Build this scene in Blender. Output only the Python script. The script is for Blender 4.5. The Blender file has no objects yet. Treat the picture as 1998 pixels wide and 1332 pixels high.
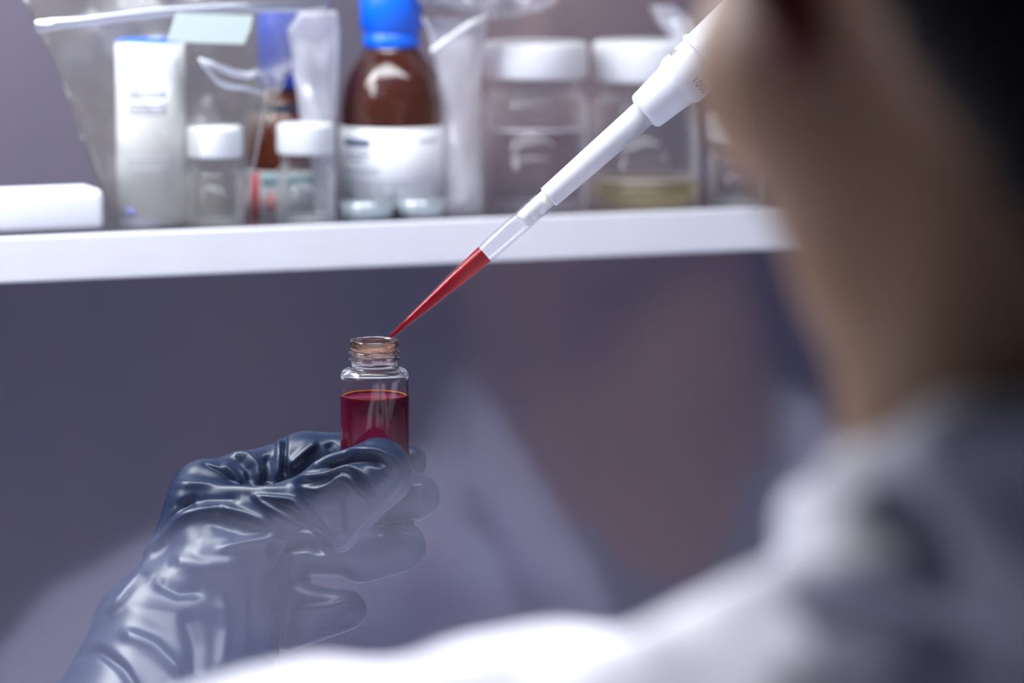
import bpy, bmesh, math, random
import numpy as np
from mathutils import Vector, Matrix, noise

SC = bpy.context.scene
COL = SC.collection
PI = math.pi
random.seed(4)
# ------------------------------------------------------------------ camera
F = 7492.0                 # focal length in pixels of the 1998 px frame
FOC = 1338.0               # mm, distance of the vial
K = FOC / F                # mm per pixel at the vial
PITCH, YAW = math.radians(-7.5), math.radians(-22)
CAMP = Vector((0, 0, 1.32))
fw = Vector((-math.sin(YAW) * math.cos(PITCH), math.cos(YAW) * math.cos(PITCH), math.sin(PITCH)))
rt = Vector((math.cos(YAW), math.sin(YAW), 0))
up = rt.cross(fw)
R3 = Matrix((rt, up, -fw)).transposed()
cd = bpy.data.cameras.new('camera'); cam = bpy.data.objects.new('camera', cd); COL.objects.link(cam)
cam.matrix_world = Matrix.Translation(CAMP) @ R3.to_4x4()
cd.sensor_width = 36; cd.lens = 135; cd.clip_start = .02; cd.clip_end = 50
cd.dof.use_dof = True; cd.dof.focus_distance = FOC / 1000; cd.dof.aperture_fstop = 5.0
SC.camera = cam
SC.view_settings.view_transform = 'Standard'; SC.view_settings.look = 'None'
SC.view_settings.exposure = 0; SC.view_settings.gamma = 1; SC.view_settings.use_curve_mapping = False
SC.cycles.use_denoising = True
SC.cycles.sample_clamp_indirect = 3
SC.cycles.max_bounces = 16; SC.cycles.transmission_bounces = 14; SC.cycles.transparent_max_bounces = 24

RTn, UPn, FWn, CPn = [np.array(v, dtype=np.float64) for v in (rt, up, fw, CAMP)]
def W(X, Y, D):                      # camera-aligned millimetres -> world metres
    return CAMP + (rt * X + up * Y + fw * D) / 1000
def Wn(A):
    A = np.asarray(A, dtype=np.float64)
    return CPn + (A[:, :1] * RTn + A[:, 1:2] * UPn + A[:, 2:3] * FWn) / 1000
def M(px, py, d):                    # ray of a pixel at depth d mm -> camera-aligned mm
    return ((px - 999) / F * d, (666 - py) / F * d, d)
def P(px, py, d): return W(*M(px, py, d))

# ------------------------------------------------------------------ world and lights
w = bpy.data.worlds.new('world'); SC.world = w; w.use_nodes = True
w.node_tree.nodes['Background'].inputs[0].default_value = (.30, .36, .9, 1)
w.node_tree.nodes['Background'].inputs[1].default_value = .014
def area(name, loc, target, sx, sy, power, color):
    l = bpy.data.lights.new(name, 'AREA'); l.shape = 'RECTANGLE'; l.size = sx; l.size_y = sy
    l.energy = power; l.color = color
    o = bpy.data.objects.new(name, l); COL.objects.link(o)
    o.location = loc; o.rotation_euler = (Vector(target) - Vector(loc)).to_track_quat('-Z', 'Y').to_euler()
    return o
area('hood_lamp_light', W(-60, 440, 1215), W(-40, -60, 1400), .9, .14, 8.2, (.90, .93, 1.0))
area('left_fill_light', W(-330, 262, 1262), W(20, -60, 1150), .4, .12, 2.9, (.92, .94, 1.0))  # added fill inside the hood at left, for coat, shelf edge and lower wall
area('ceiling_lamp_light', W(5, 420, 1085), W(0, -60, 840), .3, .12, 7, (.93, .95, 1.0))

# ------------------------------------------------------------------ materials
def srgb(r, g, b):
    f = lambda c: (c / 255 / 12.92) if c / 255 <= .04045 else ((c / 255 + .055) / 1.055) ** 2.4
    return (f(r), f(g), f(b), 1)
def mat(name, color, rough=.5, metal=0, spec=.5, trans=0, ior=1.45, sss=0, ssr=(1, .3, .2), coat=0, bump=0, bscale=200, var=0, vscale=20, sheen=0):
    m = bpy.data.materials.new(name); m.use_nodes = True; nt = m.node_tree
    b = nt.nodes['Principled BSDF']
    b.inputs['Base Color'].default_value = color; b.inputs['Roughness'].default_value = rough
    b.inputs['Metallic'].default_value = metal; b.inputs['Specular IOR Level'].default_value = spec
    b.inputs['Transmission Weight'].default_value = trans; b.inputs['IOR'].default_value = ior
    b.inputs['Subsurface Weight'].default_value = sss; b.inputs['Subsurface Radius'].default_value = ssr
    b.inputs['Subsurface Scale'].default_value = .006; b.inputs['Coat Weight'].default_value = coat
    b.inputs['Sheen Weight'].default_value = sheen
    tc = nt.nodes.new('ShaderNodeTexCoord')
    if bump:
        n = nt.nodes.new('ShaderNodeTexNoise'); n.inputs['Scale'].default_value = bscale
        bp = nt.nodes.new('ShaderNodeBump'); bp.inputs['Strength'].default_value = bump; bp.inputs['Distance'].default_value = .001
        nt.links.new(tc.outputs['Object'], n.inputs['Vector']); nt.links.new(n.outputs[0], bp.inputs['Height'])
        nt.links.new(bp.outputs[0], b.inputs['Normal'])
    if var:
        n = nt.nodes.new('ShaderNodeTexNoise'); n.inputs['Scale'].default_value = vscale; n.inputs['Detail'].default_value = 5
        r = nt.nodes.new('ShaderNodeMapRange'); r.inputs[3].default_value = 1 - var; r.inputs[4].default_value = 1 + var
        h = nt.nodes.new('ShaderNodeHueSaturation'); h.inputs['Color'].default_value = color
        nt.links.new(tc.outputs['Object'], n.inputs['Vector']); nt.links.new(n.outputs[0], r.inputs[0])
        nt.links.new(r.outputs[0], h.inputs['Value']); nt.links.new(h.outputs[0], b.inputs['Base Color'])
    return m
def film(name, tint, gloss=.2, body=(.8, .8, .8, 1), bodyamt=.1, rough=.12, bump=0, bscale=60, ior=1.5, edge=0, gcol=(1, 1, 1, 1)):
    """thin clear sheet: see-through, with surface reflection and a little milky body"""
    m = bpy.data.materials.new(name); m.use_nodes = True; nt = m.node_tree
    nt.nodes.remove(nt.nodes['Principled BSDF']); out = nt.nodes['Material Output']
    t = nt.nodes.new('ShaderNodeBsdfTransparent'); t.inputs[0].default_value = tint
    d = nt.nodes.new('ShaderNodeBsdfDiffuse'); d.inputs[0].default_value = body
    tl = nt.nodes.new('ShaderNodeBsdfTranslucent'); tl.inputs[0].default_value = body
    g = nt.nodes.new('ShaderNodeBsdfGlossy'); g.inputs['Roughness'].default_value = rough; g.inputs[0].default_value = gcol
    m0 = nt.nodes.new('ShaderNodeMixShader'); m0.inputs[0].default_value = .5
    m1 = nt.nodes.new('ShaderNodeMixShader'); m1.inputs[0].default_value = bodyamt
    m2 = nt.nodes.new('ShaderNodeMixShader')
    fr = nt.nodes.new('ShaderNodeFresnel'); fr.inputs[0].default_value = ior
    mx = nt.nodes.new('ShaderNodeMath'); mx.operation = 'MAXIMUM'; mx.inputs[1].default_value = gloss
    L = nt.links.new
    L(d.outputs[0], m0.inputs[1]); L(tl.outputs[0], m0.inputs[2])
    geo = nt.nodes.new('ShaderNodeNewGeometry'); mr = nt.nodes.new('ShaderNodeMapRange')
    mr.inputs[3].default_value = ior; mr.inputs[4].default_value = 1 / ior
    L(geo.outputs['Backfacing'], mr.inputs[0]); L(mr.outputs[0], fr.inputs[0])
    if edge:  # whitens grazing rims: bright refracted edges painted into the body colour
        lw = nt.nodes.new('ShaderNodeLayerWeight'); lw.inputs[0].default_value = .5
        pw = nt.nodes.new('ShaderNodeMath'); pw.operation = 'POWER'; pw.inputs[1].default_value = 5
        ml = nt.nodes.new('ShaderNodeMath'); ml.operation = 'MULTIPLY_ADD'; ml.inputs[1].default_value = edge; ml.inputs[2].default_value = bodyamt
        L(lw.outputs['Facing'], pw.inputs[0]); L(pw.outputs[0], ml.inputs[0]); L(ml.outputs[0], m1.inputs[0])
    L(t.outputs[0], m1.inputs[1]); L(m0.outputs[0], m1.inputs[2])
    L(m1.outputs[0], m2.inputs[1]); L(g.outputs[0], m2.inputs[2]); L(fr.outputs[0], mx.inputs[0]); L(mx.outputs[0], m2.inputs[0])
    L(m2.outputs[0], out.inputs[0])
    if bump:
        tc = nt.nodes.new('ShaderNodeTexCoord'); n = nt.nodes.new('ShaderNodeTexNoise'); n.inputs['Scale'].default_value = bscale
        n.inputs['Detail'].default_value = 4
        bp = nt.nodes.new('ShaderNodeBump'); bp.inputs['Strength'].default_value = bump; bp.inputs['Distance'].default_value = .01
        L(tc.outputs['Object'], n.inputs['Vector']); L(n.outputs[0], bp.inputs['Height']); L(bp.outputs[0], g.inputs['Normal'])
        L(bp.outputs[0], d.inputs['Normal'])
    return m
def steel(name, color, rough, metal, var):
    m = mat(name, color, rough, metal, .4)
    nt = m.node_tree; b = nt.nodes['Principled BSDF']
    tc = nt.nodes.new('ShaderNodeTexCoord'); mp = nt.nodes.new('ShaderNodeMapping'); mp.inputs['Scale'].default_value = (7, 7, 1.6)
    n = nt.nodes.new('ShaderNodeTexNoise'); n.inputs['Scale'].default_value = 1; n.inputs['Detail'].default_value = 3
    cr = nt.nodes.new('ShaderNodeValToRGB')
    c = color
    cr.color_ramp.elements[0].position = .35; cr.color_ramp.elements[0].color = (c[0] * (1 - var), c[1] * (1 - var), c[2] * (1 + .1 * var), 1)
    cr.color_ramp.elements[1].position = .65; cr.color_ramp.elements[1].color = (c[0] * (1 + var), c[1] * (1 + .6 * var), c[2] * (1 + .4 * var), 1)
    nt.links.new(tc.outputs['Object'], mp.inputs[0]); nt.links.new(mp.outputs[0], n.inputs['Vector'])
    nt.links.new(n.outputs[0], cr.inputs[0]); nt.links.new(cr.outputs[0], b.inputs['Base Color'])
    return m
def volume_liquid(name, color, density, surf, mix, scol, ior=1.34, spec=.5):
    """coloured see-through liquid: refracting skin, absorbing inside, a share of cloudy body"""
    m = bpy.data.materials.new(name); m.use_nodes = True; nt = m.node_tree
    b = nt.nodes['Principled BSDF']; b.inputs['Base Color'].default_value = (1, 1, 1, 1)
    b.inputs['Transmission Weight'].default_value = 1; b.inputs['Roughness'].default_value = 0; b.inputs['IOR'].default_value = ior
    d = nt.nodes.new('ShaderNodeBsdfPrincipled'); d.inputs['Base Color'].default_value = scol; d.inputs['Roughness'].default_value = .25; d.inputs['Specular IOR Level'].default_value = spec
    d.inputs['Subsurface Weight'].default_value = .6; d.inputs['Subsurface Radius'].default_value = (1, .12, .1); d.inputs['Subsurface Scale'].default_value = surf
    mx = nt.nodes.new('ShaderNodeMixShader'); mx.inputs[0].default_value = mix
    va = nt.nodes.new('ShaderNodeVolumeAbsorption'); va.inputs[0].default_value = color; va.inputs[1].default_value = density
    L = nt.links.new; L(b.outputs[0], mx.inputs[1]); L(d.outputs[0], mx.inputs[2]); L(mx.outputs[0], nt.nodes['Material Output'].inputs[0])
    L(va.outputs[0], nt.nodes['Material Output'].inputs[1])
    return m

m_wall = steel('brushed_steel_wall', (.178, .163, .205, 1), .45, .2, .16)
m_side = steel('steel_side', (.10, .10, .15, 1), .4, .4, .1)
m_shelf = mat('steel_shelf_top', (.22, .21, .25, 1), .25, .8)
m_lip = mat('white_enamel', (.84, .84, .90, 1), .45, 0, .5, bump=.15, bscale=300, var=.04, vscale=40)
m_top = mat('grey_worktop', (.66, .66, .82, 1), .5)
m_glass = mat('clear_glass', (1, 1, 1, 1), 0, 0, .5, 1, 1.5)
m_jarglass = film('jar_glass', (.985, .99, .985, 1), .012, body=(.9, .91, .95, 1), bodyamt=.02, rough=.04, ior=1.2, edge=2.5)
m_pane = film('sash_glass', (.97, .98, .97, 1), .040, bodyamt=0, rough=.08, ior=1.58, gcol=(.74, .74, .95, 1))
m_cap = mat('white_plastic', (.80, .82, .86, 1), .4, var=.02)
m_capblue = mat('blue_plastic', (.0, .13, .80, 1), .35)
m_amber = mat('amber_glass', (.075, .022, .015, 1), .08, 0, .6, .25, 1.5)
m_paper = mat('white_paper', (.74, .75, .79, 1), .9, 0, .1)
m_ink = mat('dark_print', (.10, .12, .22, 1), .7)
m_inkg = mat('grey_print', (.5, .53, .62, 1), .7)
m_red = mat('red_print', (.85, .12, .14, 1), .7)
m_teal = mat('teal_print', (.42, .68, .72, 1), .7)
m_navy = mat('navy_plastic', (.02, .025, .06, 1), .4)
m_pip = mat('pipette_plastic', (.66, .68, .73, 1), .34, 0, .5, sss=.0, bump=.06, bscale=500, var=.025, vscale=90)
m_nozzle = mat('nozzle_plastic', (.86, .88, .84, 1), .3)
m_tip = film('clear_tip_plastic', (.97, .97, .985, 1), .015, body=(.75, .77, .9, 1), bodyamt=.003, rough=.06, ior=1.2, edge=.14)
m_water = film('clear_liquid', (.76, .75, .82, 1), .01, body=(.8, .8, .9, 1), bodyamt=.01, rough=.02, ior=1.1, edge=.3)
m_menis = film('liquid_surface', (.9, .9, .95, 1), .1, body=(.9, .9, .95, 1), bodyamt=.6, rough=.1)
m_yellow = film('pale_yellow_liquid', (.90, .84, .60, 1), .02, body=(.75, .70, .45, 1), bodyamt=.12, rough=.02, ior=1.15, edge=.5)
m_redliq = volume_liquid('red_liquid', (.86, .0, .12, 1), 700, .004, .6, (.17, .0, .032, 1), 1.1, 0)
m_tipliq = volume_liquid('red_tip_liquid', (.98, .05, .0, 1), 1200, .002, .5, (.36, .0, .010, 1), 1.04, 0)
m_glove = mat('grey_nitrile', (.013, .023, .056, 1), .34, 0, .4)
m_coat = mat('white_cotton', (.82, .82, .90, 1), .85, 0, .2, bump=.1, bscale=700)
m_skin = mat('skin', (.40, .235, .135, 1), .5, 0, .4, sss=.25)
m_hair = mat('black_hair', (.004, .0035, .004, 1), .6, 0, .12, bump=.6, bscale=120)
m_shirt = mat('dark_shirt', (.20, .22, .24, 1), .85, 0, .2)
m_bag = film('clear_bag_film', (.93, .92, .90, 1), .06, body=(.58, .56, .46, 1), bodyamt=.13, rough=.3, bump=.4, bscale=28)
m_bagw = film('milky_bag_film', (.95, .95, .97, 1), .08, body=(.88, .88, .95, 1), bodyamt=.62, rough=.2, bump=.5, bscale=40)
m_tape = mat('pale_green_tape', (.62, .72, .70, 1), .6)
m_dish = film('clear_dish_plastic', (.94, .96, .97, 1), .12, body=(.8, .86, .9, 1), bodyamt=.35, rough=.08)
m_bluegel = mat('blue_dish_contents', (.10, .22, .45, 1), .3)

# ------------------------------------------------------------------ object helpers
def tag(o, label=None, cat=None, group=None, kind=None):
    if label: o['label'] = label
    if cat: o['category'] = cat
    if group: o['group'] = group
    if kind: o['kind'] = kind
    return o
def thing(name, loc, label, cat, group=None):
    o = bpy.data.objects.new(name, None); COL.objects.link(o); o.location = loc; o.empty_display_size = .01
    return tag(o, label, cat, group)
def link(name, me, m, parent=None, smooth=True, label=None):
    o = bpy.data.objects.new(name, me); COL.objects.link(o)
    if m is not None: me.materials.append(m)
    if smooth: me.shade_smooth()
    if parent:
        o.parent = parent
        root = parent
        off = Vector((0, 0, 0))
        while root: off += root.location; root = root.parent
        me.transform(Matrix.Translation(-off))      # meshes are made in world space
    if label: o['label'] = label
    return o
def from_bm(name, bm, m, parent=None, smooth=True, label=None):
    me = bpy.data.meshes.new(name); bmesh.ops.recalc_face_normals(bm, faces=bm.faces); bm.to_mesh(me); bm.free()
    return link(name, me, m, parent, smooth, label)
def frame_of(axis):
    z = Vector(axis).normalized(); q = z.to_track_quat('Z', 'Y'); return q.to_matrix()
def lathe(bm, prof, origin, axis=(0, 0, 1), seg=64, closed=False, cap0=False, cap1=False, fn=None):
    """prof: (radius, height) in metres about axis from origin. fn(angle, i, r, h)->(r, h) varies it"""
    Rm = frame_of(axis); O = Vector(origin); rings = []
    for i, (r, h) in enumerate(prof):
        ring = []
        for k in range(seg):
            a = 2 * PI * k / seg
            rr, hh = fn(a, i, r, h) if fn else (r, h)
            ring.append(bm.verts.new(O + Rm @ Vector((rr * math.cos(a), rr * math.sin(a), hh))))
        rings.append(ring)
    n = len(rings)
    for i in range(n if closed else n - 1):
        A, B = rings[i], rings[(i + 1) % n]
        for k in range(seg):
            bm.faces.new((A[k], A[(k + 1) % seg], B[(k + 1) % seg], B[k]))
    if cap0: bm.faces.new(rings[0])
    if cap1: bm.faces.new(rings[-1])
def box(bm, x0, x1, y0, y1, z0, z1, bev=0):
    g = bmesh.ops.create_cube(bm, size=1)
    for v in g['verts']:
        v.co = Vector(((x0 + x1) / 2 + v.co.x * (x1 - x0), (y0 + y1) / 2 + v.co.y * (y1 - y0), (z0 + z1) / 2 + v.co.z * (z1 - z0)))
    if bev:
        es = list({e for v in g['verts'] for e in v.link_edges})
        bmesh.ops.bevel(bm, geom=es, offset=bev, segments=4, profile=.5, affect='EDGES')
def arc(cx, cy, r, a0, a1, n=5):
    return [(cx + r * math.cos(math.radians(a0 + (a1 - a0) * i / n)), cy + r * math.sin(math.radians(a0 + (a1 - a0) * i / n))) for i in range(n + 1)]

# ------------------------------------------------------------------ soft-body surfaces (signed distance field -> mesh)
def sd_seg(p, a, b, ra, rb):
    ab = b - a; t = np.clip(((p - a) @ ab) / max(ab @ ab, 1e-9), 0, 1)
    d = p - (a + t[..., None] * ab)
    return np.sqrt((d * d).sum(-1)) - (ra + (rb - ra) * t)
def sd_tri(p, a, b, c, ra, rb, rc):
    v0, v1 = b - a, c - a; v2 = p - a
    d00, d01, d11 = v0 @ v0, v0 @ v1, v1 @ v1
    d20, d21 = v2 @ v0, v2 @ v1; den = d00 * d11 - d01 * d01
    v = (d11 * d20 - d01 * d21) / den; w_ = (d00 * d21 - d01 * d20) / den; u = 1 - v - w_
    q = u[..., None] * a + v[..., None] * b + w_[..., None] * c
    dd = p - q; din = np.sqrt((dd * dd).sum(-1)) - (u * ra + v * rb + w_ * rc)
    e = np.minimum(np.minimum(sd_seg(p, a, b, ra, rb), sd_seg(p, b, c, rb, rc)), sd_seg(p, c, a, rc, ra))
    return np.where((u >= 0) & (v >= 0) & (w_ >= 0), np.minimum(din, e), e)
def sdf_mesh(prims, voxel, cut=None, shift=None):
    """prims: list of (k, [(x,y,z,r),...]) with 1, 2 or 3 points, camera-aligned mm; k = blend radius. Returns verts, quads"""
    pts = np.array([q[:3] for _, pr in prims for q in pr]); rs = np.array([q[3] for _, pr in prims for q in pr])
    lo = (pts - rs[:, None]).min(0) - 4 * voxel; hi = (pts + rs[:, None]).max(0) + 4 * voxel
    n = np.ceil((hi - lo) / voxel).astype(int) + 1
    D = np.full(n, 1e3, np.float32)
    ax = [lo[i] + voxel * np.arange(n[i]) for i in range(3)]
    for k, pr in prims:
        q = np.array([x[:3] for x in pr], dtype=float); r = [x[3] for x in pr]
        mg = max(r) + k + 3 * voxel
        i0 = np.maximum(((q.min(0) - mg - lo) / voxel).astype(int), 0); i1 = np.minimum(((q.max(0) + mg - lo) / voxel).astype(int) + 2, n)
        sl = tuple(slice(i0[i], i1[i]) for i in range(3))
        G = np.stack(np.meshgrid(ax[0][sl[0]], ax[1][sl[1]], ax[2][sl[2]], indexing='ij'), -1)
        if len(pr) == 1: d = np.sqrt(((G - q[0]) ** 2).sum(-1)) - r[0]
        elif len(pr) == 2: d = sd_seg(G, q[0], q[1], *r)
        else: d = sd_tri(G, q[0], q[1], q[2], *r)
        a = D[sl]; h = np.maximum(k - np.abs(a - d), 0) / k
        D[sl] = np.minimum(a, d) - h * h * k * .25
    if cut is not None:
        G = np.stack(np.meshgrid(*ax, indexing='ij'), -1); D = np.maximum(D, cut(G)).astype(np.float32)
    for i in range(3):
        D.swapaxes(0, i)[0] = 1e3; D.swapaxes(0, i)[-1] = 1e3
    D = np.clip(D, -3 * voxel, 3 * voxel)
    S = D < 0
    c8 = [D[i:n[0] - 1 + i, j:n[1] - 1 + j, k:n[2] - 1 + k] for i in (0, 1) for j in (0, 1) for k in (0, 1)]
    corners = [(i, j, k) for i in (0, 1) for j in (0, 1) for k in (0, 1)]
    sb = sum((c < 0).astype(np.int8) for c in c8); act = (sb > 0) & (sb < 8)
    idx = np.full(act.shape, -1, np.int64); idx[act] = np.arange(act.sum())
    base = np.argwhere(act).astype(float); vals = np.stack([c[act] for c in c8], 1)
    acc = np.zeros_like(base); cnt = np.zeros(len(base))
    for a in range(8):
        for b in range(a + 1, 8):
            ca, cb = np.array(corners[a]), np.array(corners[b])
            if np.abs(ca - cb).sum() != 1: continue
            va, vb = vals[:, a], vals[:, b]; m = (va < 0) != (vb < 0)
            t = np.where(m, va / np.where(m, va - vb, 1), 0)
            acc += np.where(m[:, None], ca + t[:, None] * (cb - ca), 0); cnt += m
    V = lo + voxel * (base + acc / cnt[:, None])
    quads = []
    for axn in range(3):
        o1, o2 = [(1, 2), (2, 0), (0, 1)][axn]
        A = S.take(range(0, n[axn] - 1), axn); B = S.take(range(1, n[axn]), axn)
        ed = np.argwhere(A != B); ed = ed[(ed[:, o1] > 0) & (ed[:, o2] > 0)]
        sgn = A[tuple(ed.T)]
        def cell(d1, d2):
            e = ed.copy(); e[:, o1] -= d1; e[:, o2] -= d2; return idx[tuple(e.T)]
        q = np.stack([cell(1, 1), cell(0, 1), cell(0, 0), cell(1, 0)], 1)
        q[~sgn] = q[~sgn][:, ::-1]; quads.append(q)
    return V, np.concatenate(quads)
def vnormals(V, Q):
    a = V[Q[:, 2]] - V[Q[:, 0]]; b = V[Q[:, 3]] - V[Q[:, 1]]; fn = np.cross(a, b)
    N = np.zeros_like(V)
    for i in range(4): np.add.at(N, Q[:, i], fn)
    return N / np.maximum(np.linalg.norm(N, axis=1, keepdims=True), 1e-9)
def relax(V, Q, it, f=.5):
    E = np.concatenate([Q[:, [0, 1]], Q[:, [1, 2]], Q[:, [2, 3]], Q[:, [3, 0]]]); E = np.concatenate([E, E[:, ::-1]])
    deg = np.bincount(E[:, 0], minlength=len(V)).astype(float)
    for _ in range(it):
        S_ = np.stack([np.bincount(E[:, 0], weights=V[E[:, 1], i], minlength=len(V)) for i in range(3)], 1)
        V = V + f * (S_ / deg[:, None] - V)
    return V
def folds(V, Q, strokes, soft=2):
    """raise or press folds of cloth/rubber along drawn lines: (points, width px, height px, zmin, zmax)"""
    N = vnormals(V, Q); u = V[:, 0] / V[:, 2] * F + 999; v = 666 - V[:, 1] / V[:, 2] * F
    z = (FOC - V[:, 2]) / K; face = np.clip(-N[:, 2] * 2.2, 0, 1)
    disp = np.zeros(len(V))
    for pts, wd, ht, z0, z1 in strokes:
        p = np.array(pts, float); L = np.r_[0, np.cumsum(np.linalg.norm(np.diff(p, axis=0), axis=1))]
        tt = np.linspace(0, L[-1], 60); 
        # Catmull-like smoothing of the line
        xs = np.interp(tt, L, p[:, 0]); ys = np.interp(tt, L, p[:, 1])
        for _ in range(12): xs[1:-1] = (xs[:-2] + 2 * xs[1:-1] + xs[2:]) / 4; ys[1:-1] = (ys[:-2] + 2 * ys[1:-1] + ys[2:]) / 4
        sel = (u > xs.min() - 3 * wd) & (u < xs.max() + 3 * wd) & (v > ys.min() - 3 * wd) & (v < ys.max() + 3 * wd) & (z > z0) & (z < z1) & (face > 0)
        if not sel.any(): continue
        d2 = (u[sel][:, None] - xs) ** 2 + (v[sel][:, None] - ys) ** 2
        j = d2.argmin(1); d = d2[np.arange(len(j)), j]; tp = np.minimum(1, np.sin(PI * (j + .5) / 60) * 1.8 + .08)
        disp[sel] += ht * tp * np.exp(-d / wd ** 2) * face[sel]
    return V + N * (disp * K * 1.25)[:, None]
def np_obj(name, V, Q, m, parent=None, label=None):
    me = bpy.data.meshes.new(name); Wv = Wn(V)
    me.vertices.add(len(V)); me.vertices.foreach_set('co', Wv.ravel())
    me.loops.add(Q.size); me.loops.foreach_set('vertex_index', Q.ravel().astype(np.int32))
    me.polygons.add(len(Q)); me.polygons.foreach_set('loop_start', np.arange(0, Q.size, 4, dtype=np.int32))
    me.update(calc_edges=True); me.validate()
    return link(name, me, m, parent, True, label)

# ------------------------------------------------------------------ the hood: shelf, walls, worktop
c = W(0, 0, 0)
sf = P(999, 424, 1530)                              # a point of the shelf's front top edge
YS, ZS = sf.y, sf.z                                 # shelf front plane, shelf top height
def on_plane(px, py, y):                            # where the ray of a pixel meets the vertical plane at world y
    d = (P(px, py, 1000) - CAMP); t = (y - CAMP.y) / d.y
    return CAMP + d * t
def depth_at(p): return (p - CAMP).dot(fw) * 1000
def mm(p, px): return px / F * depth_at(p) / 1000   # pixels -> metres at that point's depth
WY = YS + .125
XL, XR = -1.0, 1.9
def structure(name, *b, m):
    bm = bmesh.new(); box(bm, *b); return tag(from_bm(name, bm, m, smooth=False), kind='structure')
structure('wall_back', XL, XR, WY, WY + .03, .88, 2.2, m=m_wall)
structure('floor', XL, XR, -.5, WY, .86, .90, m=m_top)
shelf = thing('shelf', (0.5, YS + .06, ZS), 'long white-edged metal shelf on the back wall carrying bottles and jars', 'shelf')
bm = bmesh.new(); box(bm, XL, XR, YS + .002, WY, ZS - .003, ZS); from_bm('shelf_top', bm, m_shelf, shelf, False, 'steel shelf surface')
bm = bmesh.new(); box(bm, XL, XR, YS - .001, YS + .003, ZS - .0172, ZS, .0008); from_bm('front_edge', bm, m_lip, shelf, False, 'white front edge strip')

# ------------------------------------------------------------------ things on the shelf
def stand(px, back, r=0):                           # a spot on the shelf: x from the pixel column, 'back' m behind the edge
    p = on_plane(px, 420, YS + back + r); p.z = ZS; return p
def jar_cap(bm, r, z0, z1, o, ribs=0):
    b = .0007 + r * .02
    prof = [(r * .6, z0 + .001), (r * .96, z0), (r, z0 + .001)] + [(r, z1 - b * 2)] + arc(r - b * 1.6, z1 - b * 1.6, b * 1.6, 0, 90, 5) + [(r * .4, z1 + .0002)]
    lathe(bm, prof, o, seg=96, cap0=True, cap1=True, fn=(lambda a, i, rr, h: (rr * (1 + (.008 * math.cos(a * 48) if 2 <= i <= 4 else 0)), h)) if ribs else None)
def glass_jar(name, px, wpx, cap_wpx, y_cap_top, y_cap_bot, back, label, liq_y=None, liqmat=None, group=None):
    """a screw-top glass jar: body, neck, white cap, liquid"""
    p0 = stand(px, back); r = mm(p0, wpx / 2); p = stand(px, back, r); r = mm(p, wpx / 2); rc = mm(p, cap_wpx / 2)
    base_y = 666 - (p - CAMP).dot(up) * 1000 / depth_at(p) * F
    H = lambda y: mm(p, base_y - y) * 1.006
    h_bot, h_top = H(y_cap_bot), H(y_cap_top)
    t = thing(name, p, label, 'jar', group); wt = .0016; rn = rc * .86; sh = min(.012, r * .38)
    zs = h_bot - .002 - .0015
    outer = [(r * .75, .0006), (r * .92, 0)] + arc(r - .002, .002, .002, -90, 0, 3) + [(r, zs - sh)] + arc(r - sh * .8, zs - sh, sh * .8, 0, 75, 6) + [(rn, zs), (rn, h_top - .003)]
    inner = [(rn - wt, h_top - .003), (rn - wt, zs - .001)] + [(x - wt, y - wt * .6) for x, y in arc(r - sh * .8, zs - sh, sh * .8, 75, 0, 6)] + [(r - wt, .004), (r * .85, .0025), (.0004, .0028)]
    bm = bmesh.new(); lathe(bm, [(.0004, .0012)] + outer + inner, p, seg=72, cap0=True, cap1=True)
    from_bm('glass_body', bm, m_jarglass, t)
    bm = bmesh.new(); jar_cap(bm, rc, h_bot, h_top, p, 1); from_bm('cap', bm, m_cap, t, True, 'white screw cap')
    if liq_y:
        hl = H(liq_y); rl = r - wt + .0002
        bm = bmesh.new(); lathe(bm, [(.0004, .0026), (r * .84, .0024), (rl, .004), (rl, hl - .0003), (rl - .0008, hl - .0008), (.0004, hl - .0008)], p, seg=72, cap0=True, cap1=True)
        from_bm('liquid', bm, liqmat, t, True)
        bm = bmesh.new(); lathe(bm, [(rl - .0002, hl + .0008), (rl - .0002, hl - .0006), (rl - .0012, hl - .0007), (rl - .0010, hl)], p, seg=72, closed=True); from_bm('liquid_surface', bm, m_menis, t, True)
    return t
glass_jar('glass_jar', 1045, 206, 202, 84, 152, .010, 'wide glass jar of clear liquid filled to near its shoulder, white lid', 250, m_water)
glass_jar('glass_jar', 1258, 212, 204, 82, 158, .008, 'wide glass jar holding a little pale yellow liquid, behind the pipette', 346, m_yellow)
glass_jar('sample_vial', 1440, 116, 118, 216, 272, .008, 'small white-capped glass vial next to the cheek at the shelf right end')
glass_jar('sample_vial', 419, 112, 112, 246, 306, .006, 'empty clear vial with white cap in front of the white-labelled bottle', group=None)
glass_jar('sample_vial', 597, 112, 112, 241, 300, .006, 'empty clear vial with white cap in front of the pink and teal label', group=None)

def label_sheet(bm, p, r, z0, z1, a0, a1, seg=30, th=.0003, bulge=0):
    rows = [[], []]; inn = [[], []]
    for k in range(seg + 1):
        a = math.radians(a0 + (a1 - a0) * k / seg)
        for j, z in enumerate((z0, z1)):
            rows[j].append(bm.verts.new(p + Vector((math.cos(a) * (r + th), math.sin(a) * (r + th), z))))
            inn[j].append(bm.verts.new(p + Vector((math.cos(a) * (r + .00002), math.sin(a) * (r + .00002), z))))
    for k in range(seg):
        bm.faces.new((rows[0][k], rows[0][k + 1], rows[1][k + 1], rows[1][k])); bm.faces.new((inn[0][k + 1], inn[0][k], inn[1][k], inn[1][k + 1]))
        bm.faces.new((inn[0][k], inn[0][k + 1], rows[0][k + 1], rows[0][k])); bm.faces.new((inn[1][k + 1], inn[1][k], rows[1][k], rows[1][k + 1]))
    for k in (0, seg): bm.faces.new((rows[0][k], rows[1][k], inn[1][k], inn[0][k]))
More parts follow.
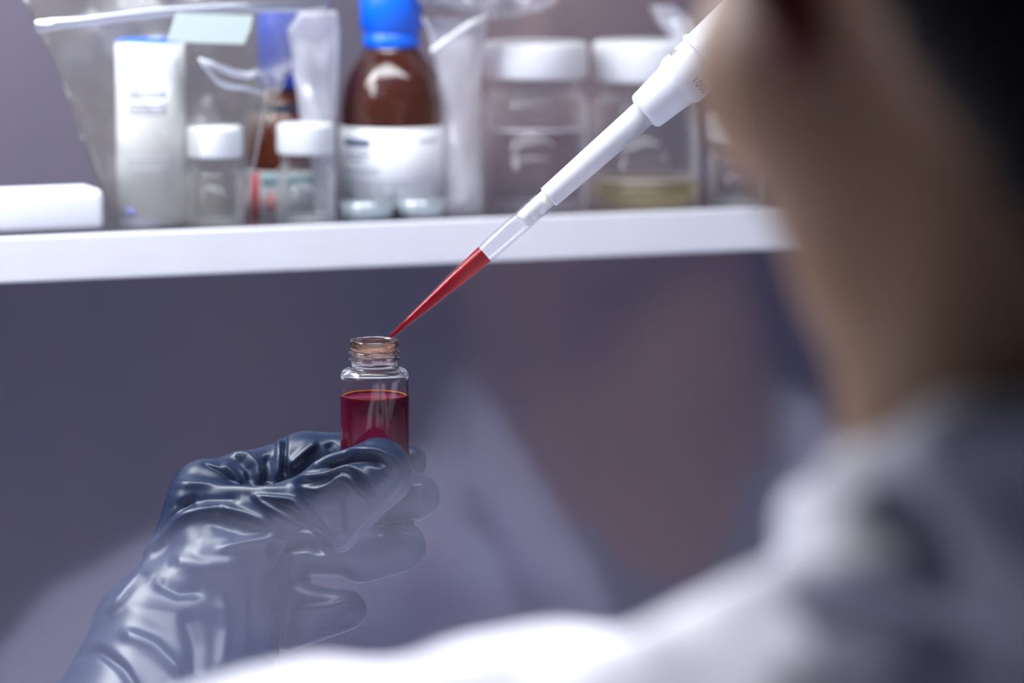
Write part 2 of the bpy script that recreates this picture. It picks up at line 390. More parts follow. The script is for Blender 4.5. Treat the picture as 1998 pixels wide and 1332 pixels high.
A0 = -90 - 22 * 0                                   # the side facing the photographer
def facing(p): return math.degrees(math.atan2(CAMP.y - p.y, CAMP.x - p.x))

# brown bottle with blue cap
p = stand(765, .012, .0200); r = mm(p, 100)
base_y = 666 - (p - CAMP).dot(up) * 1000 / depth_at(p) * F
H = lambda y: mm(p, base_y - y)
t = thing('reagent_bottle', p, 'brown glass bottle with bright blue cap and large white label', 'bottle')
prof = [(r * .8, .0005), (r * .94, 0), (r, .003), (r, H(250))] + [(r * q_, H(y_)) for y_, q_ in ((215, .995), (190, .975), (168, .93), (148, .86), (130, .76), (114, .65), (102, .56))] + [(mm(p, 52), H(96)), (mm(p, 50), H(92)), (mm(p, 50), H(40))]
bm = bmesh.new(); lathe(bm, prof, p, seg=80, cap0=True, cap1=True); from_bm('glass_body', bm, m_amber, t)
bm = bmesh.new(); rc = mm(p, 60)
lathe(bm, [(rc * .8, H(92)), (rc * .90, H(92)), (rc * .92, H(90)), (rc * .92, H(68)), (rc * .87, H(66)), (rc * .87, H(62)), (rc, H(56)), (rc, H(-22)), (rc * .9, H(-28))], p, seg=120, cap0=True, cap1=True,
      fn=lambda a, i, rr, h: (rr * (1 + (.012 * (1 if math.cos(a * 30) > 0 else -1) if i in (6, 7) else 0)), h))
from_bm('cap', bm, m_capblue, t, True, 'blue ribbed screw cap')
bm = bmesh.new(); fa = facing(p); label_sheet(bm, p, r, H(395), H(243), fa - 86, fa + 86); lb = from_bm('label', bm, m_paper, t, True, 'white paper label')
def printed(bm, p, r, rows, fa):
    for (a0, a1, z, hh) in rows: label_sheet(bm, p, r + .0003, z - hh / 2, z + hh / 2, fa + a0, fa + a1, 8, .0001)
bm = bmesh.new(); printed(bm, p, r, [(-64, -24, H(272), .0030)], fa); from_bm('heading_print', bm, m_ink, lb)
bm = bmesh.new(); printed(bm, p, r, [(-66, -24, H(292), .0016), (-66, -32, H(304), .0014), (-66, -14, H(324), .0016), (-66, 40, H(342), .0012), (-64, 55, H(366), .0012), (30, 60, H(268), .0014)], fa); from_bm('text_lines', bm, m_inkg, lb)

# bottle standing inside the bag, white label over its front, blue shoulder
p = stand(296, .012, .0150); r = mm(p, 66)
base_y = 666 - (p - CAMP).dot(up) * 1000 / depth_at(p) * F
H = lambda y: mm(p, base_y - y)
t = thing('reagent_bottle', p, 'dark bottle with blue shoulder and tall white label inside the clear bag', 'bottle')
bm = bmesh.new(); lathe(bm, [(r * .85, 0), (r * .97, .001), (r, .003), (r, H(170)), (r * .98, H(165))], p, seg=64, cap0=True, cap1=True); from_bm('body', bm, m_navy, t)
bm = bmesh.new(); lathe(bm, [(r * .98, H(165)), (r * 1.03, H(164)), (r * 1.03, H(84)), (r * .95, H(76)), (r * .5, H(74))], p, seg=64, cap0=True, cap1=True); from_bm('cap', bm, m_capblue, t, True, 'blue cap')
bm = bmesh.new(); fa = facing(p); label_sheet(bm, p, r * 1.035, H(436), H(82), fa - 72, fa + 80); lb = from_bm('label', bm, m_paper, t, True, 'white paper label')
bm = bmesh.new(); printed(bm, p, r * 1.035, [(-35, 25, H(y), .0011) for y in (176, 184, 200, 208, 216)] + [(-35, 35, H(y), .0011) for y in (305, 314, 326)] + [(-10, 10, H(128), .001)], fa); from_bm('text_lines', bm, m_inkg, lb)
bm = bmesh.new(); printed(bm, p, r * 1.035, [(-44, -28, H(408), .003)], fa); from_bm('symbol_print', bm, mat('blue_print', (.2, .25, .65, 1), .7), lb)

# small brown bottle behind the vials
p = stand(556, .034, .0150); r = mm(p, 76)
base_y = 666 - (p - CAMP).dot(up) * 1000 / depth_at(p) * F
H = lambda y: mm(p, base_y - y)
t = thing('reagent_bottle', p, 'small brown bottle with pink and teal hazard label behind the two vials', 'bottle')
bm = bmesh.new(); lathe(bm, [(r * .8, 0), (r * .95, .0005), (r, .003), (r, H(262)), (r * .97, H(245)), (r * .85, H(222)), (r * .6, H(200)), (r * .52, H(188)), (r * .5, H(110))], p, seg=64, cap0=True, cap1=True); from_bm('glass_body', bm, mat('red_brown_glass', (.16, .035, .015, 1), .1, 0, .6, .2), t)
bm = bmesh.new(); lathe(bm, [(r * .62, H(170)), (r * .66, H(168)), (r * .66, H(30)), (r * .6, H(24))], p + Vector((0, 0, 0)), seg=64, cap0=True, cap1=True); from_bm('cap', bm, mat('deep_blue_plastic', (.02, .07, .55, 1), .4), t, True, 'deep blue cap')
fa = facing(p)
bm = bmesh.new(); label_sheet(bm, p, r, H(436), H(328), fa - 80, fa + 80); lb = from_bm('label', bm, mat('pale_label', (.74, .80, .82, 1), .7), t, True, 'pale label with red stripe')
bm = bmesh.new(); label_sheet(bm, p, r, H(262), H(206), fa - 30, fa + 45); 
bm.free()
bm = bmesh.new(); printed(bm, p, r, [(-79, -70, H(381), mm(p, 100)), (-56, -40, H(381), mm(p, 100))], fa); from_bm('red_stripes', bm, m_red, lb)
bm = bmesh.new(); printed(bm, p, r, [(-34, -5, H(345), mm(p, 22)), (2, 60, H(345), mm(p, 20)), (-34, -4, H(424), mm(p, 16))], fa); from_bm('teal_patches', bm, m_teal, lb)
bm = bmesh.new()
for k in range(-6, 7):
    h_ = mm(p, 26) * (1 - abs(k) / 7); printed(bm, p, r, [(-20 + k * 2.2 - 1.1, -20 + k * 2.2 + 1.1, H(388), h_ * 2)], fa)
from_bm('hazard_diamond', bm, mat('pink_print', (.85, .45, .45, 1), .7), lb)
bm = bmesh.new(); lathe(bm, [(r * .74, H(250)), (r * .8, H(248)), (r * .8, H(204)), (r * .74, H(200))], p, seg=48, cap0=True, cap1=True); from_bm('neck_band', bm, m_navy, t, True, 'black neck band')

# petri dishes in front of the brown bottle
for cx, wpx, y0, lab in ((712, 128, .004, 'left of the two shallow clear dishes in front of the brown bottle'), (815, 122, .003, 'right of the two shallow clear dishes in front of the brown bottle')):
    p = stand(cx, y0, .013); p.y = YS + y0 + .0128 * .8; r = mm(p, wpx / 2) * .8
    t = thing('petri_dish', p, lab, 'dish', 'shallow clear dishes on the shelf edge')
    bm = bmesh.new(); lathe(bm, [(r * .97, .0002), (r * .985, .0002), (r * .985, .006), (r * .95, .006), (r * .95, .0012), (.0005, .0012), (.0005, .0002)], p, seg=64, closed=True); from_bm('base', bm, m_dish, t)
    bm = bmesh.new(); lathe(bm, [(r * 1.0, .0025), (r * 1.03, .0025), (r * 1.03, .0078), (.0005, .0078), (.0005, .0070), (r, .0070)], p, seg=64, closed=True); from_bm('lid', bm, m_dish, t)
    bm = bmesh.new(); lathe(bm, [(.0003, .0013), (r * .4, .0013), (r * .38, .0045), (.0003, .0045)], p + Vector((.002, -r * .4, 0)), seg=32, cap0=True, cap1=True); from_bm('contents', bm, m_bluegel, t)

# white tray at the left
bm = bmesh.new(); a = on_plane(-120, 400, YS + .008); b = on_plane(206, 400, YS + .008)
box(bm, a.x, b.x, YS + .009, YS + .032, ZS + .0002, ZS + .0162, .003)
top = [f for f in bm.faces if f.normal.z > .9 and f.calc_area() > .0005]
bmesh.ops.inset_region(bm, faces=top, thickness=.002); 
for f in top:
    for v in f.verts: v.co.z -= .009
tag(from_bm('tray', bm, mat('white_tray', (.80, .82, .90, 1), .4)), 'low white plastic tray at the left end of the shelf', 'tray')

# bags: pillow-shaped pouches of creased film
def pouch(name, outline, back, depth, m, label, seed, crease=.004, nu=50, nv=60, parent=None, top_flat=True):
    """outline: rows (y_px, x_left_px, x_right_px) from top to bottom, on a plane 'back' m behind the shelf edge"""
    ys = [o_[0] for o_ in outline]; bm = bmesh.new(); grid = {}
    for s in (0, 1):
        for j in range(nv + 1):
            y = ys[0] + (ys[-1] - ys[0]) * j / nv
            xl = np.interp(y, ys, [o_[1] for o_ in outline]); xr = np.interp(y, ys, [o_[2] for o_ in outline])
            for i in range(nu + 1):
                uu = i / nu; edge = (1 - abs(2 * uu - 1) ** 3) * min(1, .15 + 1.3 * (j / nv)) * min(1, (nv - j) / nv * 8 + .35)
                q = on_plane(xl + (xr - xl) * uu, y, YS + back)
                q.z = max(q.z, ZS + .0006)
                n1 = noise.noise(Vector((q.x * 38 + seed, q.z * 22, s * 7.3))) + .5 * noise.noise(Vector((q.x * 90 + seed, q.z * 70, s * 3)))
                n2 = abs(noise.noise(Vector((q.x * 30 + q.z * 24 + seed, q.z * 9 - q.x * 12, s)))) 
                off = depth * edge * (1 if s else -1) + crease * (n1 - 1.4 * n2) * (1 if s else -1) * (edge > 0.01)
                if i in (0, nu) or j == 0 or j == nv: off = 0
                q.y += off
                if i in (0, nu) or j in (0, nv):
                    if s: grid[s, i, j] = grid[0, i, j]; continue
                grid[s, i, j] = bm.verts.new(q)
    for s in (0, 1):
        for j in range(nv):
            for i in range(nu):
                f = (grid[s, i, j], grid[s, i + 1, j], grid[s, i + 1, j + 1], grid[s, i, j + 1])
                bm.faces.new(f if not s else f[::-1])
    if parent: return from_bm(name, bm, m, parent)
    return from_bm(name, bm, m)
bag = thing('plastic_bag', stand(350, .05), 'large clear plastic bag around the white-labelled bottle, taped top', 'bag')
pouch('film', [(-40, 30, 640), (60, 75, 650), (150, 118, 560), (300, 172, 500), (400, 205, 480), (449, 222, 470)], .030, .024, m_bag, '', 3.1, .005, parent=bag)
bm = bmesh.new(); q0 = on_plane(60, 55, YS + .004); 
def strip(bm, pts, wdt, y, th=.0012):
    vs = []
    for (x_, y_) in pts:
        q = on_plane(x_, y_, y); hw = mm(q, wdt / 2)
        vs.append([bm.verts.new(q + Vector((0, dy, dz))) for dy, dz in ((0, hw), (th, hw), (th, -hw), (0, -hw))])
    for A, B in zip(vs, vs[1:]):
        for k in range(4): bm.faces.new((A[k], A[(k + 1) % 4], B[(k + 1) % 4], B[k]))
    bm.faces.new(vs[0]); bm.faces.new(vs[-1][::-1])
bm.free(); bm = bmesh.new(); strip(bm, [(70, 52), (160, 42), (300, 24), (460, 14), (640, 12)], 22, YS + .004)
from_bm('zip_strip', bm, film('zip_film', (.9, .9, .95, 1), .2, body=(.5, .53, .62, 1), bodyamt=.5), bag)
bm = bmesh.new()
vs = []
for x_, y_ in ((345, 26), (420, 28), (494, 30), (488, 58), (476, 86), (400, 84), (327, 80)):
    q = on_plane(x_, y_, YS + .001); vs.append(q)
f0 = [bm.verts.new(q) for q in vs]; f1 = [bm.verts.new(q + Vector((0, .0006, 0))) for q in vs]
bm.faces.new(f0); bm.faces.new(f1[::-1])
for i in range(7): bm.faces.new((f0[i], f0[(i + 1) % 7], f1[(i + 1) % 7], f1[i]))
from_bm('tape', bm, m_tape, bag, False, 'pale green paper tape')
def ridge(bm, pts, rpx, y):
    prev = None
    n = len(pts)
    for i, (x_, y_) in enumerate(pts):
        q = on_plane(x_, y_, y); r_ = mm(q, rpx) * (.35 + .65 * math.sin(PI * (i + .5) / n))
        ring = [bm.verts.new(q + Vector((0, math.cos(a) * r_ * .8, math.sin(a) * r_))) for a in [k * PI / 4 for k in range(8)]]
        if prev:
            for k in range(8): bm.faces.new((prev[k], prev[(k + 1) % 8], ring[(k + 1) % 8], ring[k]))
        else: bm.faces.new(ring)
        prev = ring
    bm.faces.new(prev[::-1])
m_fold = film('folded_film', (.95, .95, 1, 1), .35, body=(.8, .82, .95, 1), bodyamt=.55, rough=.1)
for pts, rp in (([(388, 116), (420, 128), (455, 142), (485, 148), (505, 138), (522, 160)], 8), ([(390, 120), (408, 140), (425, 160), (445, 168), (480, 172), (512, 182)], 6), ([(522, 165), (516, 200), (510, 240), (500, 300), (480, 400)], 4)):
    bm = bmesh.new(); ridge(bm, pts, rp, YS + .004); from_bm('film_fold', bm, m_fold, bag)
b2 = thing('plastic_bag', stand(610, .05), 'narrow milky plastic bag bunched up left of the brown blue-capped bottle', 'bag')
pouch('film', [(20, 590, 655), (60, 565, 662), (150, 575, 660), (240, 590, 655), (330, 610, 655), (425, 615, 650)], .022, .008, m_bagw, '', 9.2, .006, parent=b2)
b3 = thing('plastic_bag', stand(900, .05), 'tall milky plastic bag standing right of the brown blue-capped bottle', 'bag')
pouch('film', [(34, 820, 952), (60, 835, 950), (150, 855, 938), (240, 862, 938), (330, 865, 940), (424, 868, 944)], .020, .010, m_bagw, '', 5.7, .004, parent=b3)
bm = bmesh.new(); strip(bm, [(842, 100), (880, 74), (915, 50), (950, 34)], 12, YS + .006); from_bm('folded_edge', bm, m_paper, b3)
b4 = pouch('plastic_bag', [(-60, 800, 1090), (-20, 810, 1090), (8, 822, 1085), (22, 880, 1060), (36, 930, 1000)], .014, .012, film('grey_bag_film', (.85, .87, .92, 1), .15, body=(.5, .53, .6, 1), bodyamt=.45, bump=.5, bscale=40), '', 12.4, .006)
tag(b4, 'crumpled clear bag lying across the top above the first wide jar', 'bag')
b5 = pouch('plastic_bag', [(10, 1278, 1310), (40, 1290, 1350), (70, 1310, 1362), (110, 1320, 1372)], .012, .006, m_bagw, '', 15.4, .006)
tag(b5, 'crumpled scrap of clear film seen just above the pipette head', 'bag')

# ------------------------------------------------------------------ sash glass between the photographer and the hand
gn = Vector((-.115, .014, .993)).normalized(); GC = 1158.5
def sash(X, Y): return (GC - gn.x * X - gn.y * Y) / gn.z
bm = bmesh.new()
vs = [[bm.verts.new(W(X, Y, sash(X, Y) + dz)) for X, Y in ((-420, -107), (205, -107), (205, 250), (-420, 250))] for dz in (0, 4)]
bm.faces.new(vs[0]); bm.faces.new(vs[1][::-1])
for i in range(4): bm.faces.new((vs[0][i], vs[0][(i + 1) % 4], vs[1][(i + 1) % 4], vs[1][i]))
tag(from_bm('window_1', bm, m_pane, smooth=False), kind='structure')

bm = bmesh.new()
vs = [[bm.verts.new(W(X, Y, sash(X, Y) + dz)) for X, Y in ((-620, 245), (620, 245), (620, 900), (-620, 900))] for dz in (-8, 12)]
bm.faces.new(vs[0]); bm.faces.new(vs[1][::-1])
for i in range(4): bm.faces.new((vs[0][i], vs[0][(i + 1) % 4], vs[1][(i + 1) % 4], vs[1][i]))
tag(from_bm('unseen_header_1', bm, m_side, smooth=False), kind='structure')  # unseen header above the sash, added to keep hood light off the person

# ------------------------------------------------------------------ the vial in the glove
def px_lathe(name, prof, cx, m, parent, seg=96, fn=None, closed=True, z=0, cap=False, lean=1.5):
    """prof in pixels at the vial: (radius px, y px); upright axis through column cx"""
    bm = bmesh.new(); o = P(cx, 960, FOC + z)
    ax = (Vector((0, 0, 1)) - fw * math.tan(math.radians(lean))).normalized()
    lathe(bm, [(r_ * K / 1000, (960 - y_) * K / 1000 * 1.005) for r_, y_ in prof], o, ax, seg, closed=closed, fn=fn, cap0=cap, cap1=cap)
    return from_bm(name, bm, m, parent)
vial = thing('sample_vial', P(732, 960, FOC), 'open glass vial of dark red liquid held in the gloved hand', 'vial')
def thread(a, i, r_, h):
    return r_, h
outer = [(47, 661), (47.5, 664), (47.5, 675), (45.5, 678)]
outer_low = [(44.5, 703), (46, 706), (45, 710), (44.5, 714)] + [(50, 714.5), (57, 716.5), (62.5, 721), (65.5, 727), (67, 735), (67, 955), (64, 960), (58, 961)]
# neck wall with a screw thread: radius as a function of height and angle
neck = [(45, y) for y in np.linspace(679, 702, 24)]
def neckfn(a, i, r_, h):
    j = i - len(outer)
    if 0 <= j < len(neck):
        y = neck[j][1]; s = 0
        for q in (684.5, 697.5): 
            yc = q + 4.0 * (((a / (2 * PI)) + .25) % 1 - .5)
            s = max(s, math.exp(-((y - yc) / 2.3) ** 2))
        r_ = r_ + 6.0 * s * K / 1000
    return r_, h
inner = [(58, 957), (61, 952), (62, 946), (62, 737), (60.5, 730), (57, 725), (50, 721), (42, 719), (39.5, 713), (39.5, 666), (42, 661.5), (44.5, 660)]
px_lathe('glass_body', outer + neck + outer_low + [(1, 958)] + [(1, 954)] + inner, 732, m_glass, vial, fn=neckfn)
px_lathe('liquid', [(1, 954.5), (57, 954.5), (61.5, 951), (62.2, 945), (62.2, 767), (61, 769.5), (56, 771), (1, 771)], 732, m_redliq, vial, closed=False, cap=True)

px_lathe('liquid_surface', [(62.1, 766.5), (62.1, 768.5), (60.5, 770), (60.8, 768.6)], 732, mat('orange_rim', (.75, .22, .03, 1), .2), vial)
m_res = film('orange_residue', (1, .87, .76, 1), .0, body=(.8, .4, .2, 1), bodyamt=.03, rough=.1, ior=1.05)
def resfn(a, i, r_, h_):
    t_ = .5 + .5 * math.sin(3 * a + i * 1.3) * math.cos(5 * a + 1 + i); return r_ * (1 if i in (0, 1, 5) else 1 - .05 * t_), h_
px_lathe('liquid_residue', [(39.8, 664), (39.8, 690), (39.0, 688), (38.6, 682), (38.4, 674), (39.0, 666)], 732, m_res, vial, fn=resfn)

bm = bmesh.new(); rows_ = []
for i_ in range(15):
    u_ = i_ / 14; x_ = 750 + 48.5 * u_; yb = 829 - 4 * math.sin(PI * u_) * 0 + 3 * math.sin(PI * min(1, u_ * 1.6)) - 14 * max(0, u_ - .45) ** 1.2 / .5; hw = .6 + 2.6 * math.sin(PI * min(1, .15 + u_ * .85)) ** 1
    zz = math.sqrt(max(0, 67.3 ** 2 - (x_ - 732) ** 2))
    rows_.append([bm.verts.new(P(x_, yb + s_ * hw, FOC - (zz + .3) * K)) for s_ in (-1, 1)] + [bm.verts.new(P(x_, yb + s_ * hw, FOC - (zz - .4) * K)) for s_ in (1, -1)])
for A_, B_ in zip(rows_, rows_[1:]):
    for q_ in range(4): bm.faces.new((A_[q_], A_[(q_ + 1) % 4], B_[(q_ + 1) % 4], B_[q_]))
bm.faces.new(rows_[0]); bm.faces.new(rows_[-1][::-1])
from_bm('smear', bm, film('smear_film', (.9, .8, .9, 1), .05, body=(.6, .45, .6, 1), bodyamt=.22, ior=1.3), vial, True, 'small curved smear on the glass')

# ------------------------------------------------------------------ the pipette
ANG = math.radians(41.45); tipc = (756.5, 662)
pu = (rt * math.cos(ANG) + up * math.sin(ANG)).normalized(); T0 = P(tipc[0], tipc[1], FOC)
pip = thing('pipette', T0 + pu * (404 * K / 1000), 'white laboratory pipette with clear tip of red liquid dipping into the vial', 'pipette')
def along(name, prof, m, parent, seg=72, closed=False, cap=True, label=None):
    bm = bmesh.new(); lathe(bm, [(r_ * K / 1000, s_ * K / 1000) for s_, r_ in prof], T0, pu, seg, closed=closed, cap0=cap and not closed, cap1=cap and not closed)
    return from_bm(name, bm, m, parent, True, label)
tipo = along('tip', [(0, 3.6), (60, 7.6), (180, 15.5), (262, 19.6), (264, 20.6), (330, 21), (400, 21.5), (404, 21.5), (404, 19.4), (330, 19), (262, 18.2), (180, 14), (60, 6.2), (0, 2.2)], m_tip, pip, closed=True, label='clear disposable tip')
along('liquid', [(.5, 2.4), (60, 6.6), (180, 14.4), (252, 18.2), (252, 17.5), (248, 12), (246, .5)], m_tipliq, tipo, label='red liquid')
along('nozzle', [(350, 12), (351, 15), (354, 17), (366, 17.6), (367, 16.8), (369, 16.8), (370, 17.8), (384, 18), (385, 17.1), (387, 17.1), (388, 18.2), (420, 18.4)], m_nozzle, pip, label='ribbed nozzle')
along('shaft', [(417.5, 12), (417.5, 21), (419, 22.5), (421, 23), (540, 25.3), (668, 27.5)], m_pip, pip)
along('collar', [(663, 20), (666, 32), (668, 36), (671, 39), (674, 40.5), (745, 47), (748, 47.5), (760, 54), (763, 54.8), (818, 56), (819, 56)], m_pip, pip)
along('barrel', [(818.5, 54), (819, 60), (821, 61.5), (830, 61.5), (834, 58), (1000, 66), (1500, 74), (1540, 70)], m_pip, pip)
def cyl_text(txt, s0, ang0, size, rad, parent):
    fc = bpy.data.curves.new('txt', 'FONT'); fc.body = txt; fc.size = size; fc.resolution_u = 3
    o = bpy.data.objects.new('txt', fc); COL.objects.link(o); bpy.context.view_layer.update()
    me = bpy.data.meshes.new_from_object(o.evaluated_get(bpy.context.evaluated_depsgraph_get())); bpy.data.objects.remove(o)
    bm = bmesh.new(); bm.from_mesh(me); bmesh.ops.subdivide_edges(bm, edges=[e for e in bm.edges if e.calc_length() > size * .1], cuts=3)
    side = pu.cross(fw).normalized()           # across the barrel, down-right in the photo
    if side.dot(up) > 0: side = -side
    for v in bm.verts:
        a = ang0 + v.co.x / rad
        v.co = T0 + pu * (s0 * K / 1000 + v.co.y) + (side * math.sin(a) - fw * math.cos(a)) * (rad + .00006)
    ob = from_bm('printed_digits', bm, mat('grey_digits', (.10, .09, .14, 1), .6), parent, False)
cyl_text('1000', 774, .24, 23 * K / 1000, 55.4 * K / 1000, pip)
cyl_text('100', 778, -1.62, 23 * K / 1000, 55.6 * K / 1000, pip)
# ------------------------------------------------------------------ the person
def h(px, py, z, r):                                # glove coordinates: pixel, z px toward the camera, radius px
    d = FOC - z * K; return (*M(px, py, d), r * d / F)
person = thing('person', W(128, -450, 820), 'black-haired person in a white lab coat seen from behind, holding a vial in gloved hand', 'person')

G = []
k4, k10, k20 = 4 * K, 12 * K, 26 * K
# index finger behind the vial
G += [(k20, [h(385, 975, -40, 52), h(470, 945, -80, 58), ]), (k20, [h(470, 945, -80, 58), h(600, 900, -118, 54)]), (k10, [h(592, 899, -118, 58), h(700, 899, -120, 54)]), (k10, [h(700, 905, -118, 46), h(796, 901, -98, 37)])]
# back of the hand
G += [(k20, [h(400, 960, -40, 58), h(580, 960, -110, 50), h(540, 1120, -80, 62)]), (k20, [h(400, 960, -30, 60), h(540, 1120, -80, 62), h(360, 1110, 0, 70)])]
G += [(k4, [h(600, 1000, -95, 46), h(730, 985, -80, 48)]), (k10, [h(730, 985, -80, 48), h(812, 969, -62, 47)])]
G += [(k4, [h(560, 1070, -80, 52), h(690, 1075, -60, 50)]), (k10, [h(690, 1075, -60, 50), h(784, 1066, -44, 48), h(700, 1092, -52, 46)])]
G += [(k4, [h(540, 1160, -50, 50), h(600, 1190, -40, 50)]), (k10, [h(600, 1190, -40, 48), h(676, 1190, -30, 40), h(560, 1235, -40, 36)])]
# thumb in front, with the slack rubber hanging below it
G += [(k20, [h(420, 1010, 40, 50), h(560, 985, 80, 40)]), (k20, [h(560, 985, 80, 40), h(660, 935, 104, 46)]), (k20, [h(660, 935, 104, 46), h(738, 918, 116, 58)]),
      (k20, [h(738, 918, 116, 58), h(600, 985, 92, 36), h(660, 1045, 96, 28)]), (k20, [h(745, 935, 112, 52), h(700, 985, 105, 36), h(662, 1040, 96, 30)])]
# ball of the thumb and wrist
G += [(k20, [h(372, 985, 20, 42), h(560, 1000, 75, 34), h(420, 1120, 60, 92)]), (k20, [h(372, 985, 20, 44), h(420, 1120, 60, 92), h(335, 1130, 40, 70)]),
      (k20, [h(420, 1120, 50, 92), h(330, 1250, 80, 150)]), (k20, [h(450, 1180, 40, 92), h(395, 1400, 130, 150)]), (k20, [h(330, 1250, 80, 150), h(290, 1420, 160, 205)]),
      (k20, [h(500, 1090, -10, 60), h(480, 1260, 30, 62), h(380, 1200, 40, 90)])]
V, Q = sdf_mesh(G, 2.8 * K)
V = relax(V, Q, 3)
FR, BK = -20, 400
fold_list = [
 # behind: inner wall of the index side
 ([(431, 905), (452, 922), (470, 947)], 7, 6, -300, 60), ([(441, 884), (484, 889), (502, 910), (507, 947)], 7, 8, -300, 60),
 ([(547, 850), (545, 880), (540, 937)], 7, 8, -300, 60), ([(556, 838), (556, 880), (556, 930)], 3.5, -9, -300, 40),
 ([(562, 911), (596, 881), (620, 862)], 8, 8, -300, 40), ([(396, 903), (430, 918), (460, 943)], 3, -5, -300, 60),
 ([(640, 862), (652, 890), (655, 910)], 9, -6, -300, 40), ([(460, 892), (485, 915), (490, 945)], 6, -6, -300, 60), ([(520, 885), (525, 920), (522, 948)], 8, -8, -300, 60),
 ([(330, 945), (396, 946), (460, 953), (500, 958), (560, 950)], 8, 7, -60, 400), ([(340, 990), (400, 972), (470, 972)], 9, -6, -60, 400),
 ([(266, 1104), (314, 1050), (360, 1005), (430, 990)], 12, 9, -60, 400), ([(300, 1060), (340, 1005), (385, 962)], 6, -5, -60, 400),
 ([(430, 990), (480, 1003), (530, 1024)], 9, 7, 0, 400), ([(400, 1010), (470, 1035), (540, 1036)], 16, -7, 0, 400),
 # thumb
 ([(575, 938), (638, 896), (687, 880), (736, 880), (767, 896), (781, 924), (765, 957), (742, 981)], 8, 9, 20, 400),
 ([(624, 914), (677, 893), (726, 895), (758, 908)], 10, -15, 20, 400), ([(758, 915), (750, 940)], 14, -6, 20, 400),
 ([(570, 940), (628, 927), (681, 908), (706, 918), (726, 940), (742, 970)], 6.5, 9, 20, 400),
 ([(583, 951), (619, 955), (644, 946), (663, 927), (685, 934), (708, 959), (726, 980)], 5.5, 7, 20, 400),
 ([(600, 940), (640, 934), (670, 918)], 5, -5, 20, 400), ([(690, 925), (712, 945), (730, 972)], 5, -6, 20, 400),
 ([(494, 969), (535, 972), (572, 974), (600, 1000), (632, 1036)], 5, 9, 20, 400), ([(494, 970), (540, 996), (585, 1015), (632, 1036)], 5.5, 9, 20, 400),
 ([(540, 982), (570, 992), (595, 1012)], 8, -6, 20, 400),
 ([(576, 951), (592, 980), (615, 1015), (645, 1050)], 6, -9, 20, 400), ([(655, 975), (660, 1010), (662, 1040)], 16, -7, 20, 400),
 ([(672, 1058), (700, 1020), (745, 980)], 7, 4, 20, 400), ([(600, 975), (620, 1000), (640, 1015)], 9, 4, 20, 400),
 ([(422, 1076), (480, 1058), (538, 1046), (590, 1040)], 9, 9, -40, 400), ([(520, 1080), (550, 1066), (600, 1060), (640, 1080)], 14, -16, -40, 400),
 ([(640, 1040), (655, 1066), (680, 1058)], 5, 4, 20, 400),
 # ball of the thumb, wrist and cuff
 ([(330, 1090), (400, 1110), (470, 1100)], 18, 7, -40, 400), ([(300, 1130), (350, 1155), (400, 1150)], 14, -7, -40, 400), ([(290, 1105), (250, 1150), (210, 1200)], 10, 7, -60, 400),
 ([(540, 1110), (528, 1160), (524, 1220), (540, 1332)], 10, 6, -60, 400), ([(500, 1130), (496, 1200), (505, 1300)], 14, -6, -60, 400),
 ([(430, 1160), (440, 1230), (430, 1320)], 14, 6, -60, 400), ([(360, 1190), (380, 1260), (380, 1330)], 16, -7, -60, 400), ([(230, 1230), (300, 1260), (360, 1320)], 14, 7, -60, 400), 
 ([(120, 1290), (190, 1265), (240, 1300), (280, 1360)], 10, -9, -60, 400),
 # fingers
 ([(735, 1022), (790, 1016), (838, 1024)], 3.5, -6, -300, 400), ([(620, 1140), (680, 1146), (720, 1140)], 4, -5, -300, 400), ([(770, 955), (800, 948), (835, 950)], 8, 3, -300, 0), ([(740, 1045), (780, 1040), (815, 1045)], 8, 3, -300, 0),
 ([(700, 1140), (760, 1120), (822, 1100)], 6, 4, -300, 400), ([(570, 1190), (640, 1185), (690, 1168)], 7, 5, -300, 400), ([(600, 1225), (660, 1222), (700, 1205)], 9, -4, -300, 400),
]
V = folds(V, Q, fold_list); V = relax(V, Q, 2, .5)
glove = np_obj('glove', V, Q, m_glove, person, 'grey rubber glove')

# right hand glove round the pipette barrel, behind the head
def onp(s_, a_, off, r_):                           # point beside the pipette axis: s px along, off px aside at angle a_
    ca, sa = math.cos(ANG), math.sin(ANG)
    return h(tipc[0] + s_ * ca + off * math.cos(a_) * sa, tipc[1] - s_ * sa + off * math.cos(a_) * ca, off * math.sin(a_), r_)
G2 = []
for i, s_ in enumerate((960, 1050, 1140, 1225)):
    rr = (44, 46, 44, 38)[i]; R_ = 78 + rr
    pp = [onp(s_ + 6 * j, a_, R_, rr - j * 1.5) for j, a_ in enumerate((-.54, -1.24, -1.94, -2.64, -3.44, -4.14))]
    G2 += [(k4 if j else k10, [pp[j], pp[j + 1]]) for j in range(5)]
G2 += [(k10, [onp(960, -.44, 130, 46), onp(1225, -.44, 130, 42), onp(1200, -.3, 260, 60)]), (k10, [onp(960, -.44, 130, 46), onp(1010, -.3, 240, 60), onp(1200, -.3, 260, 60)]),
       (k20, [onp(1050, -.3, 250, 66), onp(1090, -.45, 420, 90)]), (k10, [onp(1060, .15, 210, 50), onp(1010, .75, 140, 42)]), (k10, [onp(1010, .75, 140, 42), onp(970, 1.25, 116, 36)]),
       (k20, [onp(1090, -.45, 420, 90), onp(1090, -.5, 700, 130)])]
V, Q = sdf_mesh(G2, 6 * K); V = relax(V, Q, 2)
np_obj('glove', V, Q, m_glove, person, 'grey rubber glove')

